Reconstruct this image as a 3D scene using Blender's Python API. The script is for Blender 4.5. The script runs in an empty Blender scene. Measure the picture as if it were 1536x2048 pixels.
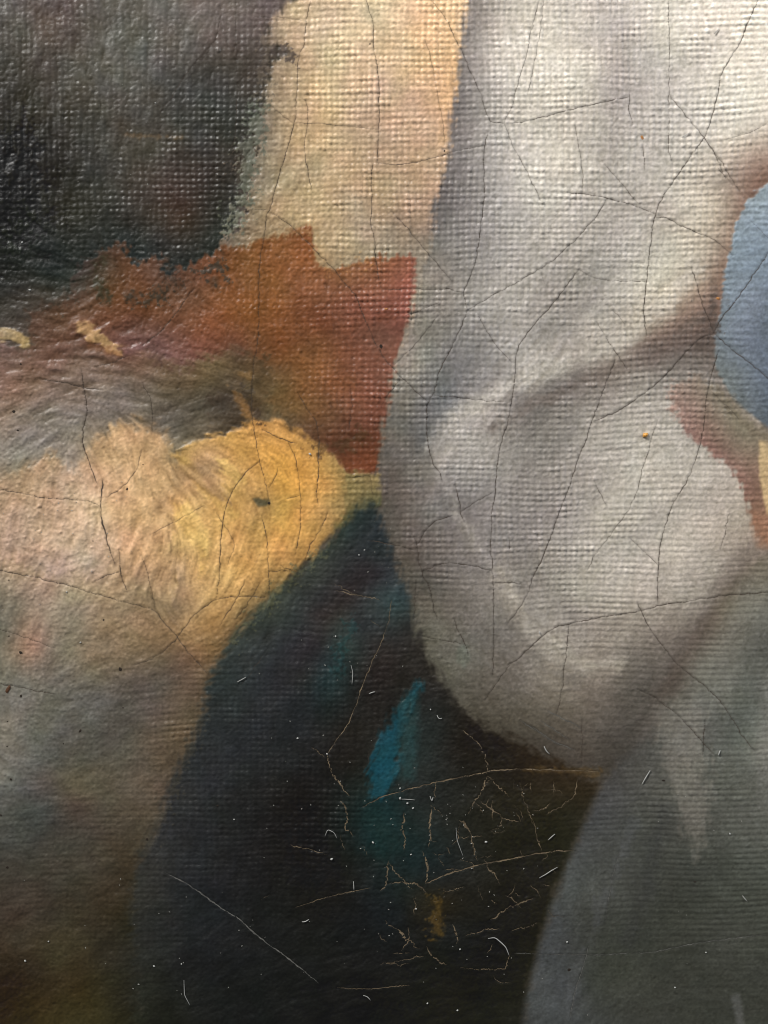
import bpy, math
import numpy as np
rng = np.random.default_rng(11)

# ------------------------------------------------------------------ camera, world, lamps
S = 0.00065                     # metres per photograph pixel (the frame is about one metre wide)
W, H = 1536.0, 2048.0
scene = bpy.context.scene
col = scene.collection
cam_d = bpy.data.cameras.new('camera'); cam = bpy.data.objects.new('camera', cam_d); col.objects.link(cam)
TILT = math.radians(5.0)        # the phone leans a little: the lower edge is slightly farther off
DIST = 2.0
cam.location = (0, DIST*math.sin(TILT), DIST*math.cos(TILT))
cam.rotation_euler = (-TILT, 0, 0)
cam_d.sensor_fit = 'VERTICAL'; cam_d.sensor_height = 36.0
cam_d.lens = 36.0*DIST/(H*S)
cam_d.clip_start = 0.01; cam_d.clip_end = 50
cam_d.dof.use_dof = True; cam_d.dof.aperture_fstop = 9.0
cam_d.dof.focus_distance = DIST-0.008
scene.camera = cam

world = bpy.data.worlds.new('World'); scene.world = world; world.use_nodes = True
bg = world.node_tree.nodes['Background']
bg.inputs[0].default_value = (0.97, 0.98, 1.0, 1); bg.inputs[1].default_value = 0.14

def area_lamp(name, loc, target, size, power, colour):
    d = bpy.data.lights.new(name, 'AREA'); d.shape = 'RECTANGLE'; d.size = size[0]; d.size_y = size[1]
    d.energy = power; d.color = colour
    o = bpy.data.objects.new(name, d); col.objects.link(o); o.location = loc
    v = np.array(target, float)-np.array(loc, float)
    from mathutils import Vector
    o.rotation_euler = Vector(v).to_track_quat('-Z', 'Y').to_euler()
    return o
area_lamp('gallery_lamp', (-5.2, 6.6, 4.8), (0.0, 0.0, 0), (1.1, 0.8), 1370, (1.0, 0.985, 0.955))
area_lamp('fill_light', (6.4, 4.2, 3.6), (0, 0, 0), (1.8, 1.8), 370, (0.93, 0.965, 1.0))  # added fill lamp that brightens the right side
scene.view_settings.view_transform = 'Standard'; scene.view_settings.look = 'None'
scene.cycles.pixel_filter_type = 'BLACKMAN_HARRIS'; scene.cycles.filter_width = 1.1
scene.view_settings.exposure = 0.0; scene.view_settings.gamma = 1.0

# ------------------------------------------------------------------ painting plane <-> photograph pixels
FL = DIST/(S)                   # focal length in photograph pixels
ct, st = math.cos(TILT), math.sin(TILT)
def to_px(X, Y):
    """point of the painting's plane -> where the camera sees it (photograph pixels)"""
    dy = Y-DIST*st; dz = -DIST*ct
    v = dy*ct-dz*st*1.0          # camera up  = (0, ct, -st)
    w = -(-dy*st-dz*ct)*-1.0     # depth along view = (0,-st,-ct)
    return W/2+FL*X/w, H/2-FL*v/w
def to_plane(px, py):
    a = (np.asarray(px, float)-W/2)/FL; b = -(np.asarray(py, float)-H/2)/FL
    dx, dy, dz = a, b*ct-st, -b*st-ct
    t = -DIST*ct/dz
    return t*dx, DIST*st+t*dy

STEP = 2.0                      # grid pitch in pixels
GX = np.arange(-150, 1686+1, STEP); GY = np.arange(-190, 2238+1, STEP)
ncol, nrow = len(GX), len(GY)
PX, PY = np.meshgrid(GX*1.0, GY*1.0)      # sheet coordinates, a regular grid in the plane
XW = (PX-W/2)*S; YW = -(PY-H/2)*S
QX, QY = to_px(XW, YW)                    # what the painter's features are measured in
QX = QX.astype(np.float32); QY = QY.astype(np.float32)

# ------------------------------------------------------------------ field helpers
def upsample(a, k):
    """bilinear from every k-th grid sample to the full grid"""
    iy = np.arange(nrow)/k; ix = np.arange(ncol)/k
    y0 = np.minimum(iy.astype(int), a.shape[0]-2); x0 = np.minimum(ix.astype(int), a.shape[1]-2)
    fy = (iy-y0)[:, None]; fx = (ix-x0)[None, :]
    r = a[y0]*(1-fy)+a[y0+1]*fy
    return (r[:, x0]*(1-fx)+r[:, x0+1]*fx).astype(np.float32)
def coarse(k):
    ys = np.arange(0, nrow+k, k); xs = np.arange(0, ncol+k, k)
    gx = GX[0]+xs*STEP; gy = GY[0]+ys*STEP
    X, Y = np.meshgrid(gx, gy)
    return to_px((X-W/2)*S, -(Y-H/2)*S)
C8 = coarse(8); C2 = coarse(2)
def tps(pts, vals, reg=2.0, k=8):
    P = np.array(pts, float)/100.0; V = np.array(vals, float)
    if V.ndim == 1: V = V[:, None]
    n = len(P)
    d2 = ((P[:, None]-P[None])**2).sum(-1)
    K = 0.5*d2*np.log(d2+1e-9)+np.eye(n)*reg*0.05
    A = np.zeros((n+3, n+3)); A[:n, :n] = K; A[:n, n] = 1; A[:n, n+1:] = P; A[n, :n] = 1; A[n+1:, :n] = P.T
    B = np.zeros((n+3, V.shape[1])); B[:n] = V
    w = np.linalg.lstsq(A, B, rcond=1e-9)[0]
    gx, gy = C8
    g = np.stack([np.clip(gx, P[:, 0].min()*100-60, P[:, 0].max()*100+60).ravel(), np.clip(gy, P[:, 1].min()*100-60, P[:, 1].max()*100+60).ravel()], 1)/100.0
    d2 = ((g[:, None]-P[None])**2).sum(-1)
    R = (0.5*d2*np.log(d2+1e-9))@w[:n]+w[n]+g@w[n+1:]
    lo, hi = V.min(0), V.max(0); R = np.clip(R, lo-0.03*(hi-lo), hi+0.03*(hi-lo))
    R = R.reshape(gx.shape+(V.shape[1],))
    out = np.stack([upsample(R[..., c], 8) for c in range(V.shape[1])], -1)
    return out[..., 0] if out.shape[-1] == 1 else out
def sdf(poly):
    """signed distance to a polygon in pixels, positive inside"""
    gx, gy = C2; p = np.array(poly, float); q = np.roll(p, -1, 0)
    best = np.full(gx.shape, 1e18); inside = np.zeros(gx.shape, bool)
    for (ax, ay), (bx, by) in zip(p, q):
        ex, ey = bx-ax, by-ay; l2 = ex*ex+ey*ey+1e-9
        t = np.clip(((gx-ax)*ex+(gy-ay)*ey)/l2, 0, 1)
        best = np.minimum(best, (gx-ax-t*ex)**2+(gy-ay-t*ey)**2)
        if abs(ey) > 1e-9:
            c = ((ay > gy) != (by > gy)) & (gx < ex*(gy-ay)/ey+ax)
            inside ^= c
    d = np.sqrt(best); d[~inside] *= -1
    return upsample(d, 2)
fyq = np.fft.fftfreq(nrow, STEP)[:, None]; fxq = np.fft.rfftfreq(ncol, STEP)[None, :]
def noise(size, aniso=(1, 1), seed=0, lowcut=None):
    """band-limited noise, unit deviation; size = feature size in pixels, aniso stretches it along x / y"""
    r = np.random.default_rng(seed).standard_normal((nrow, ncol)).astype(np.float32)
    f2 = (fxq*size*aniso[0])**2+(fyq*size*aniso[1])**2
    m = np.exp(-f2*3.0)
    if lowcut: m = m*(1-np.exp(-((fxq*lowcut)**2+(fyq*lowcut)**2)*3.0))
    o = np.fft.irfft2(np.fft.rfft2(r)*m, s=(nrow, ncol)); o -= o.mean(); o /= o.std()
    return o.astype(np.float32)
def sstep(a, b, x):
    t = np.clip((x-a)/(b-a), 0, 1); return t*t*(3-2*t)

# ------------------------------------------------------------------ brush directions: line noise carried along the strokes
DIR = [(100,100,88),(300,100,92),(100,350,90),(350,350,88),(450,100,95),(100,560,10),(300,560,60),(200,600,-40),(60,700,6),(180,720,4),(60,780,-10),(180,790,8),(250,760,12),
 (90,860,-25),(200,870,60),(100,940,100),(60,1020,95),(160,1050,96),(250,1000,88),(280,900,80),(330,960,70),(250,1100,110),(320,1130,118),(360,1190,70),(330,1240,55),
 (380,880,-20),(460,862,0),(540,852,14),(600,872,35),(650,910,58),(680,970,88),(600,930,62),(560,900,35),(500,900,20),(600,1000,100),(560,960,70),(660,1050,118),(600,1090,118),
 (540,1100,112),(470,1150,115),(520,1180,122),(420,1200,125),(440,1060,100),(400,1060,60),(380,1000,50),(420,940,38),(460,960,40),(400,910,30),(350,1040,75),(500,1010,60),
 (470,1240,135),(410,1290,150),(440,760,20),(520,780,45),(380,790,-12),(330,740,25),(430,700,8),(480,700,20),(350,820,-8),(100,1200,120),(200,1250,150),(60,1350,100),
 (150,1400,168),(300,1350,165),(350,1450,175),(100,1550,12),(250,1550,150),(100,1700,170),(200,1800,-20),(100,1900,-25),(100,2000,-30),(250,1950,-30),(400,1500,92),(380,1700,90),
 (550,1400,92),(650,1250,100),(600,1650,90),(500,1900,-25),(650,1980,-20),(800,1750,90),(770,1500,110),(900,1900,0),(560,600,95),(700,600,90),(700,800,90),(420,620,60),
 (350,600,110),(600,520,120),(650,200,95),(800,200,92),(1000,200,95),(1200,200,92),(1450,200,90),(1000,750,130),(1100,700,140),(900,1000,100),(950,1200,70),(1050,1280,50),
 (1150,1000,90),(1300,1000,120),(1300,850,10),(1380,850,60),(1150,1400,10),(1300,1300,120),(1400,1500,88),(1480,1400,90),(1380,650,140),(1500,600,0),(1120,1900,95),(1250,1900,100),(1400,1900,10),(1100,1480,30)]
ang = tps([d[:2] for d in DIR], [(math.cos(2*math.radians(d[2])), math.sin(2*math.radians(d[2]))) for d in DIR], 1.0)
th = 0.5*np.arctan2(ang[..., 1], ang[..., 0])+noise(60, seed=3)*0.10
VX = np.cos(th).astype(np.float32); VY = np.sin(th).astype(np.float32)
def lic(src, n):
    jj, ii = np.meshgrid(np.arange(ncol, dtype=np.float32), np.arange(nrow, dtype=np.float32))
    acc = src.copy(); wsum = 1.0
    for sgn in (1, -1):
        x, y = jj.copy(), ii.copy(); lx, ly = VX*sgn, VY*sgn
        for s in range(1, n+1):
            x += lx; y += ly
            xi = np.clip(x.astype(np.int32), 0, ncol-1); yi = np.clip(y.astype(np.int32), 0, nrow-1)
            w = math.cos(s/(n+1)*math.pi/2); acc += src[yi, xi]*w
            wsum += w
            vx, vy = VX[yi, xi], VY[yi, xi]
            f = np.where(vx*lx+vy*ly < 0, -1.0, 1.0).astype(np.float32); lx, ly = vx*f, vy*f
    acc -= acc.mean(); return acc/acc.std()
hair = lic(noise(4.2, seed=5), 12)
hair2 = lic(noise(11, seed=6, lowcut=60), 11)
grain = noise(5, seed=7, lowcut=30); fine = noise(3.2, seed=12, lowcut=14); nub = np.clip(noise(6, seed=13)-1.2, 0, 2); lump = noise(16, seed=8, lowcut=90); broad = noise(70, seed=9); patchy = noise(26, seed=10)

# ------------------------------------------------------------------ relief of the cloth and of the paint
PITCH = 11.9
wx = PX+noise(150, seed=21)*2.6+noise(40, aniso=(1, 3), seed=22)*0.55
wy = PY+noise(150, seed=23)*2.6+noise(40, aniso=(3, 1), seed=24)*0.55+0.012*PX
cx = wx/PITCH*np.pi; cy = wy/PITCH*np.pi
ix = np.floor(wx/PITCH).astype(int)+40; iy = np.floor(wy/PITCH).astype(int)+40
tw = rng.uniform(0.80, 1.12, 400); tf = rng.uniform(0.80, 1.12, 400)       # every thread its own thickness
chk = np.sin(cx)*np.sin(cy)*np.where((ix+iy) % 2 == 0, 1, -1)
# (np.sin(cx) is negative on odd threads, so the product below is a true over-and-under)
over = np.sin(cx)*np.sin(cy)
pv = np.abs(np.sin(cx))**0.8*tw[ix % 400]*np.clip(1+0.10*noise(9, aniso=(1, 4), seed=51), 0.5, 1.5)
ph = np.abs(np.sin(cy))**0.8*tf[iy % 400]*np.clip(1+0.10*noise(9, aniso=(4, 1), seed=52), 0.5, 1.5)
wv = 0.72*np.maximum(pv*(0.62+0.22*over), ph*(0.62-0.22*over))+0.95*(pv*ph)**1.3
wv = (wv-wv.mean()).astype(np.float32)
wh = (ph+0.12*pv-0.7).astype(np.float32)      # where only the weft shows
wu = (pv+0.12*ph-0.7).astype(np.float32)      # where only the warp shows
# control values at photograph points: weave, weft-only share, warp-only share, fine hair, coarse brush, grain
CTL = [(60,60,.35,0,.5,.45,.5,.5),(300,60,.3,0,.3,.35,.35,.5),(450,60,.35,0,.3,.25,.2,.5),(80,300,.5,0,.6,.5,.45,.6),(300,250,.5,0,.3,.3,.25,.6),(430,230,.7,.2,.1,.2,.1,.5),(200,430,.4,.2,.2,.4,.2,.5),(420,420,.7,.3,0,.2,.1,.6),
 (60,560,.15,.5,0,.5,.4,.6),(60,750,.0,0,0,.8,.55,.5),(180,720,0,0,0,.8,.65,.5),(250,620,.1,0,0,.6,.5,.8),(100,900,0,0,0,.7,.3,.9),(100,1050,.0,0,0,.6,.3,.9),(200,1000,0,0,0,.6,.35,.6),(280,1000,0,0,0,.8,.5,.4),
 (380,940,0,0,0,.9,.6,.3),(330,1180,0,0,0,1.0,.6,.3),(470,960,0,0,0,.9,.3,.4),(420,1060,0,0,0,1.1,.5,.4),(560,880,.0,0,0,1.0,.4,.2),(600,960,.1,0,0,.6,.2,.3),(670,980,.4,0,0,.4,.15,.3),(500,1130,.08,0,0,.9,.4,.3),(600,1100,.3,.2,0,.5,.2,.3),
 (460,1240,.1,.2,0,.8,.3,.4),(100,1250,0,0,0,.4,.4,.8),(60,1400,0,0,0,.5,.5,.8),(200,1350,0,0,0,.4,.4,.9),(300,1250,.0,0,0,.4,.35,.9),(370,1380,.45,.3,0,.3,.2,.4),(300,1480,.2,.2,0,.3,.35,.6),(100,1600,.15,.6,0,.3,.5,.6),(250,1650,.2,.3,0,.3,.3,.6),
 (100,1850,.1,.3,0,.3,.35,.6),(100,1980,0,0,0,.3,.4,.7),(330,1600,.35,.2,.2,.3,.2,.5),(400,1800,.3,.2,.3,.3,.2,.4),(480,1450,.6,.2,.4,.2,.15,.4),(600,1350,.6,.1,.3,.2,.1,.4),(560,1580,.6,.1,.3,.2,.15,.5),(650,1620,.75,.1,.2,.2,.1,.6),(650,1180,.4,.3,0,.3,.2,.5),(760,1100,.3,.4,0,.2,.15,.5),
 (800,1350,.35,.3,0,.2,.2,.7),(770,1500,.15,0,.3,.3,.2,.4),(900,1500,.2,.5,0,.2,.2,.8),(900,1650,.08,.2,0,.15,.15,.5),(1050,1600,.2,.4,0,.15,.2,.6),(1050,1800,.1,.6,0,.15,.2,.5),(600,1850,.1,.3,.1,.3,.2,.4),(800,1950,.05,0,0,.25,.2,.4),(500,1980,.05,0,0,.3,.2,.4),(950,2000,.05,0,0,.2,.15,.3),
 (560,60,.6,.3,0,.2,.15,.4),(700,60,.85,.25,0,.1,.1,.3),(860,100,.95,0,.1,.05,.1,.3),(560,250,.55,.2,0,.3,.2,.5),(700,250,.9,.1,0,.1,.1,.3),(850,300,1,0,.1,.05,.1,.3),(570,400,.55,.1,0,.3,.15,.6),(720,430,.9,0,.1,.1,.1,.4),(490,400,.4,0,0,.4,.2,1.0),
 (500,560,.35,0,0,.25,.15,.8),(600,600,.45,0,.1,.2,.15,.8),(750,570,1,0,0,.05,.1,.5),(700,700,.7,0,.1,.1,.1,.6),(580,700,.5,0,.2,.15,.1,.7),(400,640,.15,0,0,.4,.25,.9),(440,760,0,0,0,.7,.2,.4),(600,820,.45,.1,.1,.2,.15,.6),(720,880,.8,.2,.1,.1,.1,.5),(520,760,.15,0,0,.6,.2,.5),(450,820,.1,.1,.2,.6,.2,.6),
 (960,100,.9,0,.2,.05,.1,.3),(1100,200,.9,0,.1,.05,.1,.4),(1250,100,.9,0,.3,.05,.1,.4),(1450,80,.9,.3,0,.05,.1,.4),(1000,400,.95,0,.1,.05,.1,.3),(1250,350,.9,0,.1,.05,.15,.4),(1450,330,.9,.2,0,.05,.1,.4),(900,600,1,0,.1,.05,.1,.3),(1100,560,.9,0,.1,.05,.1,.4),(1300,600,.9,.1,0,.05,.1,.4),
 (900,800,.9,0,.1,.05,.1,.3),(1060,730,.5,0,.2,.45,.1,.3),(1200,650,.95,0,.1,.05,.1,.4),(1400,600,.95,.1,0,.05,.1,.3),(1500,550,.45,.5,0,.15,.1,.4),(1500,720,.3,.8,0,.1,.1,.3),(1380,690,1,0,0,.05,.05,.3),(1200,740,.95,.1,0,.05,.1,.3),(1250,850,.6,.4,0,.1,.15,.3),(1400,820,1,.1,0,.05,.1,.4),
 (1100,850,.7,0,0,.1,.1,.5),(1350,950,.6,.4,0,.05,.1,.3),(1480,930,.6,.5,0,.1,.1,.3),(900,950,.75,.1,0,.1,.1,.3),(820,900,.8,.1,.1,.1,.1,.3),(820,1080,.7,.1,.1,.1,.1,.4),(1000,1000,.85,0,0,.1,.1,.4),(1200,1000,.85,.1,0,.05,.1,.4),(1100,1120,1,0,0,.05,.1,.4),(1300,1100,.75,.5,0,.05,.1,.3),(1480,1080,.5,.9,0,.1,.1,.2),
 (900,1150,.75,.3,0,.1,.1,.3),(980,1150,.45,.2,0,.25,.15,.4),(950,1280,.35,.5,0,.2,.15,.3),(1100,1250,.75,.5,0,.1,.1,.4),(1250,1200,.8,.6,0,.05,.1,.3),(1080,1330,.25,.5,0,.3,.15,.3),(1150,1400,.25,.6,0,.25,.15,.3),(1250,1300,.5,.8,0,.15,.1,.4),(1400,1250,.55,1,0,.05,.1,.2),(1500,1250,.5,1,0,.05,.1,.2),
 (1100,1480,.12,.7,0,.4,.15,.2),(1250,1450,.35,1,0,.1,.1,.2),(1400,1400,.5,1,0,.05,.1,.2),(1500,1450,.5,1,0,.1,.1,.2),(1300,1600,.55,1,0,.05,.1,.3),(1400,1560,.7,.5,.1,.05,.1,.3),(1500,1600,.65,.9,0,.05,.1,.2),(1200,1650,.35,1,0,.05,.1,.3),(1450,1800,.55,1,0,.05,.1,.2),(1300,1750,.4,1,0,.05,.1,.2),
 (1150,1850,.2,.8,0,.1,.15,.2),(1350,1880,.35,1,0,.1,.1,.2),(1200,1980,.05,.3,0,.15,.15,.2),(1450,1980,.15,1,0,.1,.1,.2),(1100,1980,.03,.2,0,.15,.15,.2)]
F = tps([c[:2] for c in CTL], [c[2:] for c in CTL], 2.0); F = np.clip(F, 0, 1.3)
aw, ah, au, ahair, abr, agr = [F[..., i] for i in range(6)]
low_left = sstep(1150, 1260, QY)*sstep(460, 360, QX)
abr = abr*(1-0.55*low_left); ahair = ahair*(1-0.3*low_left); aw = aw+0.16*low_left; agr = agr*(1-0.25*low_left)
impasto = sstep(830, 880, QY)*sstep(720, 660, QX)*sstep(1330, 1240, QY); ahair = ahair*(1-0.38*impasto); abr = abr*(1+0.35*impasto)
aw = aw*np.clip(1+0.24*patchy+0.14*broad, 0.2, 1.7)
sh = np.clip(ah, 0, 1); su = np.clip(au, 0, 1)
weave = wv*(1-np.maximum(sh, su))+wh*sh*1.0+wu*su*1.3
HT = aw*weave*1.6+ahair*hair*0.27+(abr+0.08)*hair2*1.0+agr*(grain*0.34+lump*0.36+nub*0.55)+(0.10+0.10*agr)*fine+broad*0.9

# ------------------------------------------------------------------ painted colours, layer on layer (display values, light gradient left in the colour, at photograph points)
cloth_pts = """960,-100,158,148,140 1100,-100,218,208,194 1250,-100,198,188,178 1500,-100,237,227,212 1650,100,236,225,208 1650,500,194,184,164 960,50,150,141,133 1000,100,193,184,173 1100,60,215,206,192 1170,150,208,199,185 1220,60,187,177,169 1240,180,179,170,163 1320,60,218,209,195 1400,40,225,215,201 1500,60,236,224,208 1430,160,214,205,192
930,200,128,121,117 960,270,150,143,137 920,400,125,119,115 900,470,128,122,117 1000,300,185,178,170 1100,300,193,185,172 1250,300,185,177,167 1400,300,204,195,182 1500,250,216,206,190 1000,450,167,161,155 950,500,141,135,130 1100,450,179,172,162 1250,450,176,168,159 1350,450,186,176,162 1440,420,182,168,150
865,560,135,128,118 900,650,127,122,116 850,650,132,126,118 1000,600,171,165,156 1100,600,160,152,144 1180,570,161,154,145 1250,600,183,175,164 1340,560,192,183,164 1400,520,184,172,154 850,720,134,129,120 960,700,134,130,126 1050,660,166,159,151 1120,650,155,148,140 1230,660,178,169,156 1290,640,180,168,150
900,790,105,105,105 850,790,114,111,106 930,740,122,119,117 800,780,128,122,114 1000,740,150,144,139 955,810,161,154,148 1060,730,187,180,170 1150,700,175,166,156 1220,700,165,156,145 1100,775,118,112,106 1030,790,139,132,126 1380,640,126,105,93 1330,670,118,100,90 1420,600,144,119,104 1400,690,104,92,85 1290,700,112,96,88 1340,720,119,110,102 1210,735,126,115,106 1150,760,118,110,104 1270,745,136,128,118 1440,540,138,116,100 1490,430,134,110,96 1520,360,130,102,88 1470,490,138,114,98 1360,760,144,136,128
1070,810,116,110,104 1000,840,150,143,136 1000,880,155,148,140 1060,870,131,125,118 1100,850,133,127,119 1150,810,146,139,131 1250,800,159,151,142 1330,820,180,172,161 1200,880,165,158,149 1200,950,175,167,157 1350,900,185,177,165 1350,980,181,173,161 1430,950,181,171,159 900,860,154,148,142 890,920,152,146,140 850,880,108,105,102 840,840,105,104,102 800,880,108,102,94 790,960,101,93,86 830,960,111,104,98 870,1000,120,114,110 950,950,152,146,140 930,1010,124,118,114 1000,1000,138,132,127 1080,970,143,136,129 1100,1050,151,143,137 1180,1050,175,167,158 1250,1050,185,177,165 1400,1060,190,178,165 1480,1060,170,157,143 1500,1110,144,130,118
820,1060,95,88,81 850,1150,92,86,78 830,1120,94,87,79 900,1130,112,105,99 950,1100,129,122,117 960,1180,131,124,117 1050,1150,138,131,122 1000,1230,127,121,113 1130,1150,162,155,145 1200,1130,188,180,169 1300,1150,182,172,161 1380,1150,176,166,154 1450,1140,155,145,133 870,1230,99,94,84 930,1240,110,104,96 930,1310,107,104,94 1010,1170,153,146,138 1060,1250,154,146,137 1100,1300,154,146,134 1030,1290,119,112,104 1150,1230,144,136,127 1250,1230,161,151,138 1350,1220,145,136,125 1180,1310,146,136,125 1240,1320,126,118,108 1300,1300,116,108,99 1340,1280,118,109,100 990,1350,104,97,88 1060,1370,115,107,97 1130,1380,126,117,105 1200,1390,115,106,96 1270,1380,97,91,83 930,1390,86,81,71 1030,1430,87,81,70 1130,1450,89,82,72 1220,1450,86,80,73 1150,1500,79,72,64 1230,1500,75,70,63 1060,1480,75,69,60"""
grey_pts = """1480,1170,117,110,96 1530,1150,119,112,99 1440,1220,109,100,86 1500,1220,118,116,105 1460,1300,118,115,104 1400,1280,105,96,86 1395,1340,114,111,101 1510,1330,96,96,89 1530,1300,91,90,84 1530,1380,110,110,102 1500,1400,91,93,86 1440,1390,104,104,96 1360,1360,89,82,73 1340,1410,98,95,87 1380,1430,110,109,102 1440,1470,91,92,86 1490,1470,95,98,90 1530,1480,122,122,113 1310,1460,90,88,82 1290,1490,80,78,73 1260,1540,74,72,68 1320,1540,83,82,76 1470,1560,95,96,88 1530,1580,101,101,93 1230,1610,75,75,73 1300,1620,79,79,73 1360,1640,77,77,71 1460,1650,87,88,81 1530,1680,85,86,79 1190,1680,73,74,72 1260,1700,72,73,68 1340,1750,63,64,58 1450,1760,69,71,64 1520,1780,73,75,67 1160,1780,75,77,73 1230,1790,73,74,69 1320,1830,61,62,55 1450,1860,69,70,63 1110,1870,71,73,73 1180,1860,67,68,62 1250,1880,63,65,58 1360,1930,61,62,55 1480,1930,65,66,59 1090,1960,77,79,78 1140,1970,73,75,75 1180,1960,64,66,60 1270,1980,64,65,58 1400,2010,61,62,55 1510,2020,61,62,55 1070,2040,73,75,74 1120,2160,69,70,69 1400,2200,57,58,52 1680,1300,106,106,99 1680,1800,67,68,62"""
dark_pts = """-80,0,86,83,79 -80,300,50,49,47 -80,550,51,49,44 30,30,90,86,81 100,40,93,83,78 180,30,90,84,79 300,30,94,91,85 400,50,105,96,90 500,20,103,93,88 30,150,74,71,65 130,120,84,79,73 220,100,96,94,87 330,100,88,84,79 430,110,83,76,70 60,250,52,50,45 150,240,66,64,59 260,210,80,77,71 370,220,64,64,60 450,220,62,63,59 500,170,70,65,59 30,350,42,41,38 120,340,50,49,45 220,340,66,64,59 300,300,74,69,62 340,360,69,59,53 430,330,58,53,49 470,300,62,59,53 40,440,41,42,37 150,430,51,50,44 250,440,53,53,49 350,440,66,55,47 430,440,49,49,44 100,500,41,44,42 300,500,46,49,48 200,500,47,49,46 30,560,49,49,46 120,560,47,49,44 60,600,67,61,54 30,640,73,67,60 120,620,72,63,53"""
sand_pts = """600,-100,201,173,144 900,-100,225,188,145 600,20,195,170,140 680,40,209,185,154 780,30,214,188,155 860,50,222,182,140 910,60,222,188,150 560,80,161,140,116 560,150,163,142,116 640,130,196,170,135 730,120,204,178,145 820,120,208,178,141 890,140,212,170,129 540,200,143,128,109 620,220,194,164,127 720,220,196,169,139 800,240,194,160,133 870,250,200,166,135 520,280,129,118,102 580,300,173,150,117 650,320,185,160,125 740,320,177,152,122 840,330,182,154,125 500,360,125,114,99 560,380,165,145,114 640,400,183,158,125 730,410,173,150,122 830,420,173,146,122 480,440,127,113,94 540,440,163,140,110 620,440,177,154,117 700,480,173,150,122 780,480,151,136,116 850,490,143,128,112 650,520,161,138,106 830,600,161,146,128 800,700,157,142,124 770,800,141,126,110 760,880,123,106,90"""
rust_pts = """610,470,131,82,51 560,500,129,84,50 480,520,120,80,48 430,540,115,73,49 660,560,133,88,59 740,540,135,88,59 800,550,139,87,69 400,600,115,77,53 330,560,90,67,54 300,600,105,69,47 250,520,90,65,49 220,560,86,65,48 170,560,71,61,54 130,620,92,69,54 220,610,105,71,49 260,650,102,71,58 340,650,105,73,56 420,650,125,77,51 500,600,125,82,47 520,660,119,76,45 600,590,121,76,49 620,660,110,70,45 690,620,122,77,59 780,620,131,83,69 300,690,106,79,72 380,700,115,77,64 460,690,109,71,53 560,700,115,72,43 640,720,118,78,49 700,700,116,74,55 770,690,116,77,61 540,750,96,76,51 600,770,116,82,49 660,780,116,76,49 730,760,124,79,61 560,810,97,80,53 620,830,106,78,51 690,830,112,74,53 740,830,116,73,55 600,860,88,66,46 660,870,94,62,43 720,890,96,58,39 700,920,111,66,43 735,930,113,65,41"""
flesh_pts = """460,1340,92,80,64 425,1450,84,73,60 385,1550,80,72,61 345,1650,75,68,57 310,1740,61,56,47 300,1850,49,45,36 -100,700,109,88,77 -100,1100,163,145,122 -100,1400,109,104,94 -100,1700,72,68,60 20,720,110,88,77 100,720,110,84,71 180,720,114,92,79 250,720,110,84,69 30,780,128,102,86 110,790,123,106,92 200,780,123,108,97 270,790,115,104,91 40,850,131,120,107 130,850,130,122,111 220,850,131,118,106 300,850,113,102,86 30,920,133,124,113 100,910,137,128,114 160,930,155,139,122 200,900,156,134,101 280,880,156,132,93 340,740,106,86,66 400,760,97,82,60 440,720,96,80,58 480,720,90,72,53 330,810,95,84,71 400,810,79,72,61 460,800,73,62,49 500,780,90,74,52 400,840,91,82,69 470,840,71,60,47 340,870,111,102,89 380,880,117,104,85 310,920,173,148,111 240,940,187,157,116 30,980,168,141,109 100,990,180,153,121 160,1000,188,161,129 250,1000,193,159,114 320,1000,193,157,110 350,950,164,135,98 40,1070,174,147,119 110,1070,186,159,131 180,1080,192,167,139 250,1080,189,157,118 320,1080,189,155,112 40,1140,164,141,115 110,1130,178,153,129 180,1140,175,153,130 250,1150,176,149,115 320,1150,174,145,106 20,1200,132,119,103 70,1200,149,127,108 130,1200,152,135,112 200,1200,152,131,106 270,1210,149,126,98 330,1210,147,124,94 20,1250,117,108,95 60,1260,145,120,100 110,1270,131,119,101 180,1270,134,118,97 250,1260,141,118,90 320,1270,131,108,80 390,1260,149,117,76 30,1310,132,115,96 60,1290,148,117,99 120,1330,120,112,98 190,1320,130,113,91 260,1310,126,107,85 320,1320,108,93,75 370,1310,111,89,69 410,1300,128,99,67 40,1360,113,108,97 120,1380,107,102,92 200,1380,98,92,84 280,1380,91,84,77 350,1360,99,84,71 410,1360,97,80,61 30,1430,113,107,97 100,1440,97,94,85 180,1440,87,84,77 260,1440,87,82,73 340,1430,95,82,69 390,1430,91,78,59 30,1500,107,103,93 100,1510,87,86,79 180,1510,87,82,71 260,1510,88,82,70 330,1520,91,78,63 20,1560,101,99,91 90,1560,87,80,74 150,1570,97,89,72 220,1560,90,83,69 300,1560,90,78,65 30,1620,80,79,74 90,1620,70,71,66 150,1620,82,72,64 220,1640,76,69,58 290,1620,83,74,61 20,1690,69,69,63 110,1680,68,64,56 180,1690,70,64,54 250,1690,69,61,48 40,1750,65,60,52 120,1750,64,59,50 200,1750,65,58,47 260,1740,59,51,39 50,1820,65,56,48 130,1820,59,53,41 200,1820,55,47,34 260,1830,47,43,30 40,1880,61,53,40 120,1900,61,55,38 190,1900,55,49,37 250,1900,45,43,34 40,1950,48,38,26 100,1960,52,43,29 160,1950,56,47,29 220,1960,47,43,30 260,1980,41,39,30 40,2020,48,39,23 110,2020,59,50,29 180,2020,54,48,29 250,2030,42,39,26 100,2200,48,42,25"""
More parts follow.
